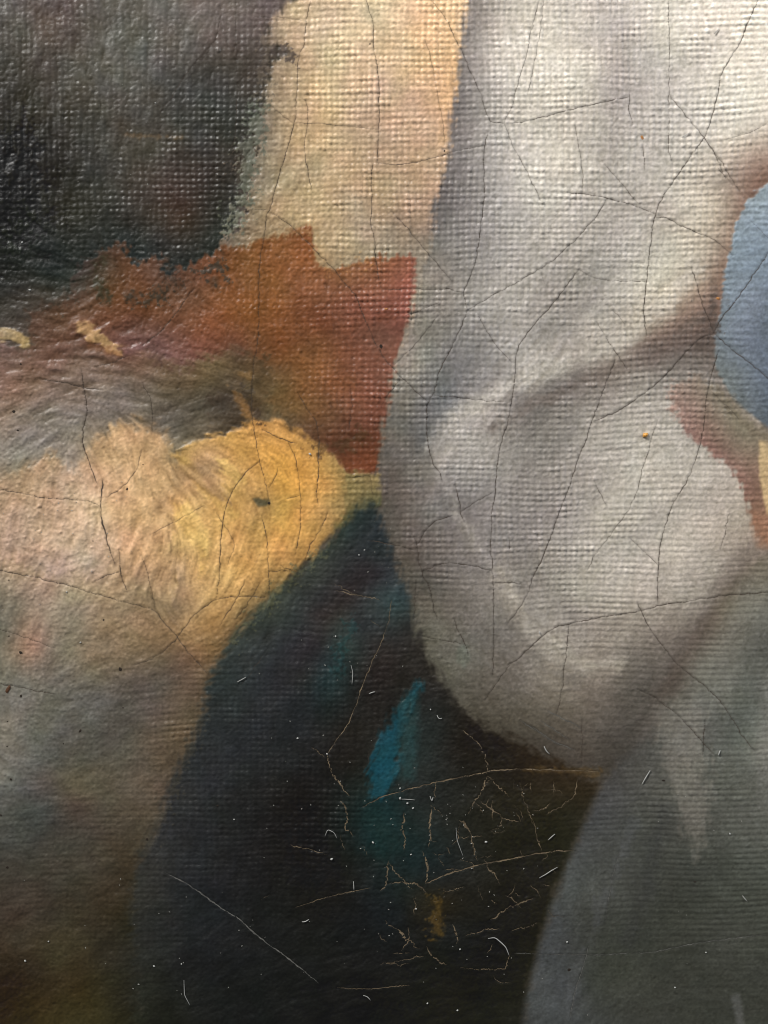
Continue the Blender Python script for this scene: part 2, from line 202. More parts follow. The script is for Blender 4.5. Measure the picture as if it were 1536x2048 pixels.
peach_pts = """-60,1000,176,148,122 20,990,178,148,120 100,930,178,146,116 110,1000,190,158,128 180,960,188,156,126 210,890,184,150,112 280,870,190,154,112 320,910,186,150,108 260,960,202,164,120 330,980,198,160,116 200,1020,204,170,134 120,1070,198,168,140 40,1060,182,154,130 260,1060,200,160,120 330,1060,196,158,114 180,1110,190,164,142 250,1120,184,150,116 330,1140,184,150,110 60,1110,174,148,126"""
gold_pts = """360,905,186,147,94 400,880,188,149,94 450,870,198,152,88 520,850,196,145,82 560,860,194,143,80 610,880,188,141,78 650,900,174,135,80 680,930,162,129,80 380,930,174,137,94 430,920,176,139,96 480,900,198,151,84 540,900,204,153,80 600,930,202,149,76 640,960,196,147,80 680,980,174,139,84 420,960,184,145,98 460,970,194,155,92 510,960,190,145,86 560,970,204,153,76 620,1010,198,151,86 670,1020,166,133,84 360,960,166,135,98 360,1000,196,155,104 400,1020,198,157,100 460,1020,200,155,92 530,1010,182,143,86 580,1040,200,151,82 640,1060,182,139,82 380,1070,210,171,108 430,1080,202,159,100 500,1080,204,157,94 560,1090,198,149,86 610,1100,170,129,74 360,1130,186,151,110 410,1140,204,165,108 470,1140,204,159,100 530,1140,184,143,86 570,1150,148,119,74 370,1190,166,135,100 420,1200,194,155,104 470,1200,174,137,86 520,1190,148,119,76 350,1240,146,121,90 390,1250,168,133,88 440,1240,156,123,78 480,1230,128,107,72 420,1290,126,101,70"""
wedge_pts = """740,1020,41,49,48 700,1050,45,54,51 760,1060,41,47,50 710,1100,44,47,47 760,1110,45,49,48 640,1130,56,60,52 690,1150,44,43,43 750,1150,48,45,47 590,1170,56,60,53 640,1190,50,51,51 700,1190,48,42,40 800,1170,51,59,60 740,1210,52,58,57 790,1190,56,68,68 800,1220,48,58,58 540,1220,58,62,54 600,1240,47,51,50 650,1230,53,47,45 720,1250,48,51,51 830,1250,48,47,45 500,1270,55,60,55 560,1290,47,49,50 630,1290,44,41,43 690,1260,51,60,57 680,1300,44,55,53 750,1300,44,41,39 830,1310,44,41,37 460,1340,49,55,53 540,1350,43,45,46 620,1350,38,41,41 655,1360,36,50,50 720,1360,36,35,33 790,1370,38,35,32 870,1370,38,35,31 440,1420,45,49,48 520,1430,41,43,44 600,1430,36,38,39 640,1410,35,41,40 700,1440,34,33,30 760,1440,34,32,28 860,1440,39,43,41 920,1440,34,31,26 840,1500,39,46,44 410,1500,45,47,48 490,1510,40,42,43 570,1510,36,37,37 650,1510,33,32,30 710,1520,34,32,27 900,1500,35,33,29 980,1500,33,29,22 380,1570,46,47,47 460,1590,38,39,39 550,1590,31,30,29 640,1600,28,27,25 760,1620,28,44,42 820,1580,39,43,41 900,1570,36,37,33 1000,1570,36,33,26 1080,1560,45,37,26 1150,1570,47,39,27 350,1640,44,45,46 430,1660,38,39,39 530,1660,30,29,28 640,1680,26,25,22 740,1680,27,38,36 780,1680,28,40,38 840,1700,29,40,39 880,1640,36,39,35 960,1650,36,35,28 1050,1640,35,33,22 1130,1640,39,37,26 310,1730,48,48,45 390,1730,38,39,40 480,1750,33,33,33 600,1760,27,26,23 700,1760,28,28,25 790,1760,29,37,36 880,1760,34,36,34 980,1750,33,32,26 1060,1740,32,30,21 300,1820,44,44,41 380,1830,34,36,36 480,1840,31,32,32 600,1830,29,29,26 700,1850,28,29,28 800,1830,30,33,33 870,1810,43,37,23 900,1860,30,31,29 1000,1850,29,28,21 1070,1840,33,31,22 300,1920,42,43,39 380,1920,33,34,34 480,1920,30,31,30 600,1920,28,29,27 720,1930,28,28,26 840,1930,27,27,23 960,1920,27,26,17 1040,1920,31,30,20 320,2010,34,35,29 420,2020,29,30,28 540,2010,27,28,26 660,2010,26,26,24 780,2020,26,26,22 900,1990,31,30,20 980,2010,30,30,21 1030,2020,36,35,28 600,2200,26,26,24 1000,2200,34,33,27"""
blue_pts = """1510,400,154,166,173 1480,450,144,156,165 1520,460,140,152,163 1470,520,130,142,151 1520,530,124,136,147 1460,600,124,134,143 1510,610,120,128,139 1530,645,102,110,119 1450,680,118,126,133 1500,690,110,118,129 1460,750,114,120,121 1510,760,106,114,123 1500,820,98,104,107 1530,820,92,100,107 1650,600,107,115,129"""
brown_pts = """1360,790,144,122,110 1400,790,140,122,108 1440,800,131,122,107 1370,840,150,121,110 1410,850,140,115,102 1460,850,130,118,101 1430,900,134,103,92 1480,890,128,114,98 1460,940,132,101,90 1510,930,130,106,90 1500,990,125,95,82 1515,1030,133,101,82 1640,900,134,112,94"""
def P(s): 
    a = np.array([[float(v) for v in t.split(',')] for t in s.split()]); return a[:, :2], a[:, 2:]
def field(s):
    p, v = P(s); return tps(p, v, 0.35 if s is cloth_pts else 0.12)
def stroke(pts, w):
    gx, gy = C2; best = np.full(gx.shape, 1e18)
    for (ax, ay), (bx, by) in zip(pts[:-1], pts[1:]):
        ex, ey = bx-ax, by-ay; t = np.clip(((gx-ax)*ex+(gy-ay)*ey)/(ex*ex+ey*ey), 0, 1)
        best = np.minimum(best, (gx-ax-t*ex)**2+(gy-ay-t*ey)**2)
    return upsample(w-np.sqrt(best), 2)
def flat(c): return np.array(c, np.float32)[None, None, :]*np.ones((nrow, ncol, 1), np.float32)

wedge_right = [(745,1000),(766,1040),(790,1120),(820,1210),(850,1290),(880,1360),(915,1418),(970,1455),(1050,1492),(1130,1532),(1205,1566)]
wedge_low = [(1172,1640),(1140,1720),(1108,1800),(1082,1880),(1064,1950),(1048,2048),(1030,2400)]
layers = [
 ('white_drapery', [(-600,-600),(2200,-600),(2200,2700),(-600,2700)], cloth_pts, 5, 0, 0, 1),
 ('dark_background', [(-600,-600),(640,-600),(612,-150),(588,0),(548,36),(530,88),(574,96),(582,112),(545,122),(532,190),(520,250),(480,330),(478,420),(455,500),(400,600),(300,800),(-600,800)], dark_pts, 12, 7, 0.8, 1),
 ('sand_coloured_strip', [(640,-600),(612,-150),(588,0),(548,36),(530,88),(574,96),(582,112),(545,122),(532,190),(505,240),(478,330),(474,420),(440,500),(600,600),(740,720),(755,930),(762,900),(770,840),(784,780),(802,710),(826,630),(842,560),(862,510),(868,420),(890,340),(905,240),(914,150),(926,80),(934,0),(960,-600)], sand_pts, 9, 4, 1.6, 1),
 ('russet_shadow', [(60,625),(125,600),(150,540),(185,508),(238,484),(268,525),(318,516),(332,556),(395,515),(440,500),(500,488),(560,468),(622,450),(630,505),(636,536),(672,540),(710,522),(760,514),(836,511),(830,570),(816,640),(796,705),(776,790),(766,840),(757,900),(750,948),(700,952),(640,960),(500,900),(300,820),(60,720)], rust_pts, 6, 4, 1.2, 1),
 ('flesh_coloured_passage', [(-600,670),(-20,680),(60,700),(130,678),(220,690),(290,715),(360,735),(420,708),(480,700),(530,728),(548,770),(520,830),(560,900),(620,1000),(560,1200),(470,1310),(440,1400),(420,1480),(380,1560),(350,1640),(300,1700),(290,1800),(290,1900),(290,2700),(-600,2700)], flesh_pts, 16, 7, 0.5, 1),
 ('peach_highlight', [(-600,985),(0,962),(50,935),(108,905),(150,948),(186,885),(226,853),(285,842),(325,868),(352,930),(372,1000),(368,1100),(352,1210),(300,1195),(255,1150),(190,1128),(110,1150),(30,1128),(-600,1130)], peach_pts, 17, 9, 0.2, 0.9),
 ('olive_edge', [(668,930),(700,945),(758,948),(762,1010),(725,1030),(690,1060),(660,1060)], '700,960,136,118,76 745,965,140,122,80 700,1000,130,114,72 745,1000,104,98,68 690,1040,112,102,66', 6, 3, 1.0, 1),
 ('dark_wedge', wedge_right+wedge_low+[(270,2400),(268,1900),(262,1800),(285,1700),(325,1640),(345,1560),(388,1480),(408,1400),(430,1335),(470,1265),(540,1185),(610,1128),(665,1075),(700,1022)], wedge_pts, 14, 6, 1.2, 1),
 ('golden_highlight', [(342,905),(372,890),(415,868),(478,862),(500,838),(555,842),(608,868),(640,890),(678,915),(690,960),(698,1005),(684,1045),(648,1088),(590,1142),(530,1192),(480,1240),(430,1290),(392,1282),(352,1262),(340,1220),(356,1170),(338,1110),(345,1040),(338,985),(352,945)], gold_pts, 9, 6, 0.4, 1),
 ('grey_drapery', [(2200,1050),(1560,1095),(1500,1130),(1450,1180),(1405,1245),(1370,1300),(1330,1360),(1292,1430),(1262,1495),(1205,1566)]+wedge_low+[(2200,2400)], grey_pts, 13, 3, 0.3, 1),
 ('brown_fold', [(1346,768),(1400,752),(1442,780),(1500,845),(1700,960),(1700,1100),(1540,1095),(1506,1050),(1490,985),(1462,935),(1415,900),(1368,862),(1346,815)], brown_pts, 6, 4, 1.2, 0.95),
 ('cream_stroke', [(1518,880),(1700,900),(1700,1040),(1534,1030),(1520,960)], '1525,900,190,164,124 1530,1000,198,168,126 1600,950,200,170,128', 4, 1, 0.6, 1),
 ('orange_stroke', [(1502,1030),(1536,1030),(1700,1040),(1700,1100),(1515,1095)], '1520,1050,148,110,88 1534,1080,154,116,92 1600,1060,154,116,92', 12, 3, 0.8, 0.8),
 ('blue_patch', [(1700,300),(1556,352),(1520,380),(1494,404),(1474,440),(1462,490),(1450,545),(1440,620),(1428,672),(1432,735),(1450,775),(1480,812),(1512,838),(1545,862),(1700,940)], blue_pts, 3.5, 2, 0.8, 1),
]
tints = [   # strokes that stay inside one passage: polygon, colour, soft edge, ragged edge, pick-up on the weave, strength
 ([(1500,1085),(1440,1150),(1398,1225),(1360,1290),(1322,1350),(1280,1440),(1262,1500),(1300,1480),(1335,1410),(1378,1335),(1412,1280),(1450,1205),(1500,1140)], (92,82,75), 18, 7, 1, .4),
 ([(1316,1425),(1350,1400),(1400,1425),(1418,1520),(1420,1600),(1408,1680),(1398,1712),(1372,1670),(1348,1590),(1325,1500)], (126,120,110), 17, 8, 1.4, .55),
 ([(1462,1990),(1480,1985),(1490,2048),(1478,2070)], (92,92,88), 5, 1, .4, .8),
 ([(832,1362),(846,1368),(832,1400),(815,1440),(800,1475),(800,1540),(782,1575),(764,1602),(744,1596),(735,1560),(740,1520),(752,1490),(776,1450),(802,1410)], (27,74,86), 9, 5, 1.0, .85),
 ([(800,1400),(840,1380),(836,1460),(828,1560),(800,1560),(795,1480)], (40,66,66), 12, 3, .5, .7),
 ([(730,1600),(800,1590),(800,1700),(770,1720),(728,1700)], (27,48,47), 20, 3, .3, .55),
 ([(0,656),(28,658),(58,676),(62,690),(46,698),(22,680),(-60,680),(-60,655)], (172,148,102), 4, 3, .4, .85),
 ([(150,645),(182,645),(205,665),(222,682),(245,700),(250,715),(228,708),(200,690),(175,682),(155,665)], (184,150,104), 3.5, 3, .4, .85),
 ([(160,690),(180,683),(235,700),(250,712),(225,712),(190,700)], (122,80,52), 5, 3, .4, .5),
 ([(350,900),(380,915),(420,985),(480,1030),(470,1040),(400,985),(360,930)], (196,160,92), 6, 3, .2, .5),
 ([(430,915),(455,920),(485,955),(480,975),(450,950)], (216,178,104), 6, 5, .2, .75),
 ([(350,1010),(375,1000),(420,1065),(405,1150),(395,1090),(360,1060)], (216,176,106), 7, 5, .2, .7),
 ([(506,1000),(530,995),(542,1003),(538,1011),(515,1012)], (82,78,58), 4, 2, 0, .85),
 ([(360,930),(400,925),(440,960),(460,1000),(430,990),(380,960)], (152,122,90), 8, 6, .3, .5),
 ([(560,770),(590,790),(600,830),(560,835),(530,800)], (112,84,50), 12, 4, .3, .4),
 ([(470,740),(510,748),(500,762),(480,755)], (168,122,66), 5, 4, .3, .3),
 ([(455,770),(478,785),(500,815),(510,838),(490,838),(475,810)], (168,118,62), 5, 4, .3, .45),
 ([(862,1800),(884,1798),(886,1870),(862,1872)], (76,60,30), 6, 5, .5, .8),
 ([(1205,1536),(1060,1536),(1040,1541),(1200,1552)], (84,66,40), 5, 3, .5, .6),
 ([(1425,560),(1444,590),(1436,660),(1424,705),(1390,700),(1400,640)], (82,72,66), 14, 4, 1, .5),
 ([(1440,770),(1500,830),(1550,865),(1550,895),(1500,870),(1455,820),(1425,790)], (116,104,88), 7, 3, 1, .6),
 ([(915,1295),(935,1290),(940,1320),(928,1335),(912,1325)], (100,104,92), 6, 2, .3, .6),
 ([(1060,1040),(1000,1100),(960,1140),(940,1130),(985,1060),(1030,1010)], (128,122,120), 18, 6, .6, .4),
 ([(1210,1040),(1180,1110),(1150,1180),(1160,1210),(1200,1150),(1240,1080),(1260,1040)], (176,168,154), 18, 5, .8, .45),
 ([(985,1150),(1020,1190),(1070,1255),(1120,1315),(1100,1320),(1040,1260),(995,1200)], (166,157,144), 10, 4, .6, .5),
 ([(870,860),(890,840),(960,830),(930,870),(890,890),(885,960),(875,920)], (164,158,153), 12, 5, .8, .5),
 ([(250,268),(330,270),(375,270),(370,276),(260,274)], (112,92,70), 3, 3, .5, .5),
 ([(40,1225),(75,1230),(80,1290),(50,1320),(35,1290)], (146,124,108), 18, 8, .2, .15),
]
edge_n = noise(9, seed=31); edge_b = noise(30, seed=32); catch = weave*aw+hair*0.3*ahair
COL = np.zeros((nrow, ncol, 3), np.float32); REG = np.zeros((nrow, ncol), np.int32)
dry_edge = np.exp(-(np.maximum(0, np.abs(QY-330)-110)/50)**2)*np.exp(-((QX-485)/70)**2)
rust_dry = sstep(460, 380, QX)*sstep(700, 600, QY)
for k, (nm, poly, pts, soft, rag, pick, alpha) in enumerate(layers):
    d = sdf(poly); c = field(pts)
    ragk = rag*(1+5.0*dry_edge) if k == 2 else rag*(1+1.5*rust_dry) if k == 3 else rag
    a = sstep(-soft, soft, d+edge_n*ragk*0.55+hair*rag*0.4+edge_b*rag*0.35+catch*pick*4*(1+(dry_edge*1.5 if k == 2 else 0))+(fine*dry_edge*9 if k == 2 else 0))*alpha
    COL = COL*(1-a[..., None])+c*a[..., None]
    t_ = {2: .5, 3: .35, 5: .5, 8: .9, 12: .5, 11: .5, 13: .8}.get(k, 0)
    if t_: HT = HT+t_*(a+0.55*np.exp(-((d-2)/3.5)**2)*np.clip(0.7+0.5*edge_b, 0, 2))
    REG[d > 0] = k
TEAL = len(layers)
for pts, w, c, soft, alpha in [
 ([(885,890),(905,840),(960,808),(1030,768),(1110,738),(1190,708),(1260,668),(1330,612),(1390,540)], 18, (196,188,175), 17, .6),
 ([(985,862),(1060,812),(1130,778),(1210,745),(1290,708),(1360,670),(1410,630)], 8, (110,99,91), 14, .6),
 ([(925,775),(1000,735),(1060,690),(1130,640),(1190,590)], 18, (138,132,127), 30, .4),
 ([(1010,420),(990,520),(960,620),(925,700)], 14, (148,143,139), 26, .35),
 ([(1240,60),(1230,200),(1215,330)], 14, (160,150,143), 20, .4),
 ([(1180,120),(1140,300),(1120,420)], 12, (198,190,176), 26, .35),
 ([(876,880),(888,950),(915,1025),(960,1105),(1010,1180)], 8, (162,155,147), 12, .7),
 ([(1000,1150),(1050,1225),(1110,1290),(1175,1330),(1230,1328)], 8, (168,159,145), 17, .8),
 ([(925,1060),(975,1150),(1030,1252),(1090,1335),(1160,1370)], 9, (108,101,92), 14, .55),
 ([(1225,980),(1180,1080),(1165,1190)], 20, (177,169,155), 32, .5),
 ([(1120,880),(1040,950),(1020,1050),(1060,1150)], 16, (126,120,114), 34, .45),
 ([(1260,850),(1330,900),(1350,1000),(1330,1110)], 16, (176,166,151), 32, .3),
 ([(850,560),(838,680),(812,800)], 10, (138,132,118), 18, .35),
 ([(905,40),(900,150),(885,280)], 8, (222,178,128), 14, .35),
 ([(1270,1640),(1205,1800),(1155,1950),(1135,2060)], 7, (80,81,80), 9, .55),
 ([(1330,1620),(1300,1740),(1260,1880)], 12, (54,54,53), 24, .45),
 ([(1500,1180),(1455,1290),(1440,1400)], 12, (120,116,108), 24, .4),
 ([(1545,1380),(1530,1500),(1545,1640)], 12, (112,110,104), 18, .5),
 ([(100,960),(170,990),(200,1080)], 24, (190,168,142), 30, .4),
 ([(270,890),(285,960),(290,1060)], 16, (200,164,118), 18, .4),
 ([(410,540),(440,520),(430,560)], 8, (70,58,46), 12, .6), ([(262,590),(300,600),(320,580)], 8, (62,54,46), 12, .55),
 ([(215,520),(200,560),(215,600)], 6, (64,58,46), 12, .5),
 ([(560,800),(640,780),(700,760)], 14, (118,76,44), 20, .35), ([(640,640),(700,660),(720,640)], 8, (106,62,40), 14, .4), ([(700,870),(660,880)], 10, (88,52,34), 16, .5)]:
    d = stroke(pts, w); a = sstep(-soft, soft, d+edge_n*3+hair*2.5+edge_b*4+catch*3)*alpha
    COL = COL*(1-a[..., None])+flat(c)*a[..., None]
for pts, w, c, alpha in [([(515,215),(500,290),(492,360),(470,450)], 20, (92,96,84), .75), ([(560,100),(585,112)], 9, (86,76,70), .8), ([(535,60),(528,150),(520,200)], 9, (104,94,82), .6), ([(400,548),(440,528),(445,560)], 10, (62,56,48), .8), ([(262,595),(300,605),(325,580)], 10, (60,54,46), .75),
 ([(205,520),(190,560),(212,600)], 9, (60,56,44), .7), ([(330,535),(350,560),(320,600)], 8, (58,50,42), .6), ([(640,900),(690,890),(720,870)], 12, (78,56,36), .6), ([(760,640),(790,620)], 10, (104,62,46), .6), ([(430,800),(490,790),(510,830)], 14, (58,48,38), .6), ([(530,720),(520,760)], 10, (74,60,42), .6), ([(170,560),(120,600),(60,610)], 12, (62,58,50), .5),
 ([(700,1250),(680,1290),(676,1340)], 10, (36,62,62), .5), ([(870,1800),(872,1860)], 8, (92,74,38), .6), ([(1000,1600),(1100,1620)], 20, (40,36,24), .5), ([(560,470),(620,462)], 6, (150,120,84), .5), ([(660,540),(740,520)], 5, (176,128,80), .35), ([(470,1280),(560,1180),(640,1115)], 7, (84,84,62), .6), ([(400,1440),(350,1570),(290,1700)], 8, (64,60,50), .5), ([(1345,775),(1350,820),(1400,870)], 5, (168,140,126), .5), ([(1425,600),(1430,660)], 8, (74,66,60), .6)]:
    d = stroke(pts, w); a = sstep(-3, 5, d+edge_n*8+fine*7+catch*9-4)*alpha
    COL = COL*(1-a[..., None])+flat(c)*a[..., None]
for k, (poly, c, soft, rag, pick, alpha) in enumerate(tints):
    d = sdf(poly)
    a = sstep(-soft, soft, d+edge_n*rag*0.55+hair*rag*0.5+catch*pick*4)*alpha*np.clip(1-0.10*patchy-0.06*hair, 0, 1)
    COL = COL*(1-a[..., None])+flat(c)*a[..., None]
    if k in (3, 6, 7): HT = HT+0.8*(a+0.5*np.exp(-((d-1)/3.0)**2)*np.clip(0.7+0.5*edge_b, 0, 2))
    if k == 1: REG[d > -2] = TEAL+1
    if k == 3: REG[d > -2] = TEAL
    if k in (6, 7): REG[d > -1] = TEAL+k-4
part_names = [l[0] for l in layers]+['teal_stroke', 'pale_tongue', 'pale_ochre_stroke', 'pale_ochre_stroke']
# pigment is never even: streaks along the brush, mottling, lighter ridges and darker hollows of the cloth
streak = hair*0.5+hair2*0.6
COL *= (1+np.clip(ahair, 0, 1)[..., None]*streak[..., None]*np.array([.032, .042, .062], np.float32)+(0.026-0.014*sstep(820, 900, QX))[..., None]*patchy[..., None]+0.02*grain[..., None]*np.array([1, 1, 1.2], np.float32))
calm = 1-0.75*sstep(830, 930, QX)
COL[..., 0] *= 1+0.010*calm*noise(34, seed=41); COL[..., 2] *= 1+0.012*calm*noise(38, seed=42)
COL *= 1+0.016*hair2[..., None]
COL *= 1+(noise(90, seed=43)*0.015)[..., None]
COL *= (1-0.13*sstep(0.9, 2.3, -hair)*np.clip(ahair, 0, 1)*sstep(760, 900, QY)*sstep(720, 600, QX)*sstep(1420, 1250, QY))[..., None]
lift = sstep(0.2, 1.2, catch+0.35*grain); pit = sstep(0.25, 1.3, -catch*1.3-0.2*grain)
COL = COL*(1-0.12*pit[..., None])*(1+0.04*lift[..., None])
COL *= (1+0.035*fine)[..., None]
COL = np.clip(COL, 10, 250)/255.0

# ------------------------------------------------------------------ cracks
CRACKS = """1.5:622,0 613,40 607,90 596,120 594,180 592,230 585,255 575,300 560,345 548,385 541,418 533,425 528,480 520,512 518,560 518,650 514,690 506,730 503,790 505,840 512,885 520,925 530,965 539,1003
1.4:524,1030 534,1080 538,1140 538,1190|1.7:733,0 740,30 747,42 746,90 752,120 757,150 758,200 758,250 756,290 754,325|1.5:745,328 743,370 743,420 741,450 748,470 751,512 757,560 762,575
1.5:862,0 880,22 890,35 905,65 925,105 940,140 955,175 970,215 980,245 1008,247|1.2:1008,247 1012,235 1024,215 1040,150 1055,100 1065,50 1078,0|1.1:1088,0 1080,60 1070,120 1055,190
1.4:1008,247 1015,265 1024,290 1055,345 1085,410|1.5:976,262 970,290 967,330 970,370 965,430 958,480 954,512 940,555 926,585 935,620|1.5:905,303 970,290|1.3:767,579 850,578 900,578 925,585
1.5:935,620 975,595 1005,580 1024,570 1075,540 1115,512 1160,470 1195,430 1212,400|1.8:935,620 925,645 905,690 880,740 865,790 855,805 853,850 856,890 865,925 880,945 885,965
1.4:953,625 975,665 1000,700 1024,725|1.5:779,420 800,440 830,475 860,512 905,563|1.8:541,425 575,445 605,475 640,512 665,535 685,562 715,592 720,615 735,650 752,690 772,722 800,752 830,780 855,803
1.4:752,325 795,330 830,325 870,315 905,303|1.2:850,80 860,105 868,150 875,190 885,240 889,290|1.0:592,246 640,247 700,253 757,259|1.1:540,210 565,230 588,248|1.3:600,195 612,200 616,225 612,270 608,305 615,330 618,360 625,385
0.9:512,34 560,33 613,43|1.0:500,420 541,419|1.2:878,630 850,665 820,700 790,728|1.1:878,605 840,620 805,635|1.2:802,757 785,778 770,795 763,815|1.4:865,790 900,793 950,800 1023,804
1.6:1157,540 1145,555 1100,615 1080,635 1055,665 1035,695 1030,740 1025,790 1023,805 1015,850 1000,890 995,930 990,990 983,1024 983,1060 980,1100 986,1125 984,1141 987,1180 987,1225 987,1300 985,1350
1.1:1160,540 1185,555 1225,562 1294,563|2.0:1515,0 1500,35 1480,85 1450,135 1440,155 1438,180 1425,230 1410,272 1375,320 1345,365 1325,395 1312,425 1305,450 1300,500 1299,512 1293,563 1287,615 1290,650 1294,672
1.5:1015,247 1040,246 1100,230 1170,212 1258,193|1.5:1260,183 1258,215 1265,250|1.4:1286,290 1288,310 1289,340|1.3:1338,0 1337,40 1340,90 1338,150 1338,230 1337,300 1345,330
2.0:1340,190 1370,230 1405,272 1440,320 1470,370 1480,382|1.5:1405,272 1430,310 1452,360|1.8:1135,385 1165,387 1210,395 1260,408 1310,427|1.8:1310,435 1330,434 1370,455 1430,480 1465,510|1.1:1536,245 1500,265 1450,280
1.1:1150,250 1160,310 1166,350 1165,385|1.3:1210,330 1250,375 1275,405|2.0:1383,535 1395,575 1405,610 1420,645 1427,665|2.0:1536,505 1510,545 1480,590 1440,640 1427,665|2.4:1427,665 1470,705 1505,730 1536,757 1600,800
1.8:1427,668 1405,672 1375,700 1340,740 1310,770 1270,800 1240,820 1190,842|1.7:1437,702 1425,740 1415,780 1408,850 1400,890 1390,925 1375,960 1350,1000 1338,1024 1325,1070 1318,1110 1316,1160 1316,1210
1.8:1230,720 1215,760 1200,800 1182,845 1170,885 1155,920 1140,970 1120,1020 1105,1065 1085,1115 1065,1155 1054,1190|1.5:1054,1190 1040,1215 1016,1245|1.8:1212,675 1235,710 1255,740|1.1:1315,840 1305,870 1290,920 1275,980 1255,1024 1220,1070 1190,1110 1175,1140
1.3:1188,960 1200,985 1215,1015|1.9:1016,1330 1040,1315 1080,1275 1110,1255 1140,1247 1200,1234 1270,1224 1330,1210 1400,1198 1460,1190 1536,1185 1640,1180|2.0:1275,1205 1295,1250 1325,1290 1350,1325 1400,1365 1440,1400 1465,1440 1490,1480 1510,1502
1.9:1275,1378 1310,1395 1350,1425 1390,1465 1410,1490 1430,1510|1.6:1138,1248 1130,1320 1125,1370 1117,1410 1112,1430|1.4:1258,1075 1290,1105 1320,1133|1.8:1410,1440 1408,1480 1405,1510|1.1:1459,1024 1450,1070 1440,1100|1.2:1164,1440 1164,1480 1163,1530
1.5:735,1080 790,1090 832,1100|2.4:828,1075 835,1095 835,1110 838,1128 846,1142 844,1152 856,1168 862,1185 868,1215 875,1240|1.9:835,1088 850,1060 875,1040 905,1031|1.8:845,1142 880,1128 910,1126 950,1132 984,1141|1.2:984,1165 1024,1165 1054,1170
1.8:910,965 915,990 920,1010 922,1030 930,1045|1.3:922,1024 950,1005 985,985|1.9:908,1238 918,1265 930,1285 936,1310|1.5:840,1272 885,1280 928,1288|1.2:1020,1330 1000,1355 970,1400|1.3:832,1160 830,1200 828,1240|1.5:1018,1075 1019,1090 1020,1105
2.4:637,872 637,940 633,985 636,1010|1.6:575,882 590,910 597,950 602,1000 600,1060 590,1110|1.7:519,922 490,945 465,980 450,1020 442,1070 440,1130 433,1195|1.6:530,1195 500,1193 460,1193 433,1198 400,1220 380,1240 355,1275 330,1300 300,1320 265,1330
1.3:538,1142 560,1142 582,1142|1.8:655,1025 640,1060 620,1090 610,1120|2.2:525,860 545,870 575,882 592,886|1.4:600,990 572,998|1.4:556,935 550,955 538,975|3.0:163,740 168,780 175,820 165,860 165,890 175,915 185,945 195,968
3.8:205,960 203,990 200,1020 204,1045 212,1075 222,1105 230,1130|2.2:238,1100 240,1140 247,1165 255,1185|1.8:240,1143 215,1150 190,1162|1.5:-60,978 0,980 40,985 80,995 130,998 185,1003 200,1012|1.5:283,900 275,935 255,965 235,982 212,995
1.7:-60,1130 0,1141 70,1155 140,1172 200,1190 270,1210 310,1220 330,1248 355,1275 380,1310 420,1352|1.5:283,1110 290,1125 297,1155 305,1195 310,1218|1.3:-40,1250 0,1258 50,1275 110,1295|1.6:-50,1360 0,1367 40,1375 110,1388|1.8:390,575 380,585 350,630 320,665 285,690
2.2:80,758 130,765 165,775 205,780|1.3:285,765 300,795 305,830 303,870|1.5:190,733 225,725 255,712|1.6:595,785 612,815 630,838 637,872|1.0:442,30 430,80 370,150 340,200 310,235|0.9:472,0 472,80 475,180 470,280 440,320 420,345
1.1:430,1020 470,1085 455,1130|1.0:525,1310 500,1350 480,1370|1.0:700,955 742,950 745,1000|1.1:700,770 705,810 698,860|1.1:1430,330 1465,370|1.2:1500,440 1536,475|1.1:1420,780 1480,840|1.0:1250,650 1225,620|1.2:737,1500 737,1530|1.2:1210,670 1190,640|1.0:1090,570 1082,545|1.0:410,1010 300,1070|1.4:490,1160 470,1205 440,1250|1.3:520,1165 500,1200 470,1240"""
OLD = """1.6:783,1200 778,1240 765,1280 745,1320 725,1370 712,1410 695,1450 670,1485 654,1508|2.0:654,1508 660,1540 675,1562 690,1580 700,1592|1.6:622,1495 650,1515|1.8:925,1460 950,1480 970,1505 977,1530 973,1548|2.2:722,1616 760,1594 810,1580 870,1565 930,1553 985,1541 1040,1538 1100,1540 1200,1543
2.2:975,1552 965,1580 950,1605 936,1628|1.4:975,1552 1000,1575 1020,1595|3.0:680,1602 692,1610 695,1640 690,1655 705,1672|2.6:808,1625 805,1660 812,1680 808,1700|2.6:863,1618 860,1650 857,1695|3.0:843,1700 852,1720 853,1745 850,1766|2.4:850,1767 890,1750 945,1733 1000,1722 1060,1710 1110,1702 1150,1702
4.2:918,1640 933,1652 942,1668|3.2:942,1668 946,1690 948,1705 955,1722|3.2:968,1718 975,1735 990,1750 1000,1768|2.4:777,1720 773,1770 760,1782|1.8:778,1725 800,1755 825,1778|2.4:775,1768 800,1765 835,1768 852,1785|2.6:770,1840 782,1853 795,1858|4.0:795,1858 812,1876 828,1892 840,1898|2.2:853,1893 862,1910 895,1930
3.6:905,1850 915,1865 912,1888|1.6:590,1815 650,1795 740,1775|2.0:980,1840 1020,1815 1070,1795|1.5:930,1872 970,1860 1000,1858|1.6:1022,1862 1075,1845|2.0:1040,1565 1050,1610 1065,1640|1.7:1065,1640 1075,1680 1085,1705|1.4:1020,1905 1010,1940 920,1935|1.5:1108,1560 1107,1590|1.1:1157,1555 1150,1590 1120,1615 1090,1630
1.2:580,1690 620,1698 655,1710|1.1:760,1930 820,1917 850,1912|1.2:675,1975 740,1978 820,1970|1.2:540,1790 520,1800|1.1:667,1165 700,1185 720,1195|1.1:740,1240 770,1255|1.0:560,1130 590,1145
1.5:725,1690 735,1710|1.6:985,1600 985,1640|1.2:670,1180 760,1200|1.3:955,1770 965,1800|1.5:1028,1555 1028,1580|1.3:873,1560 868,1600|1.4:832,1790 828,1830|1.4:1040,1700 1045,1720|1.2:690,1700 680,1670|1.3:958,1600 1010,1640 1040,1645"""
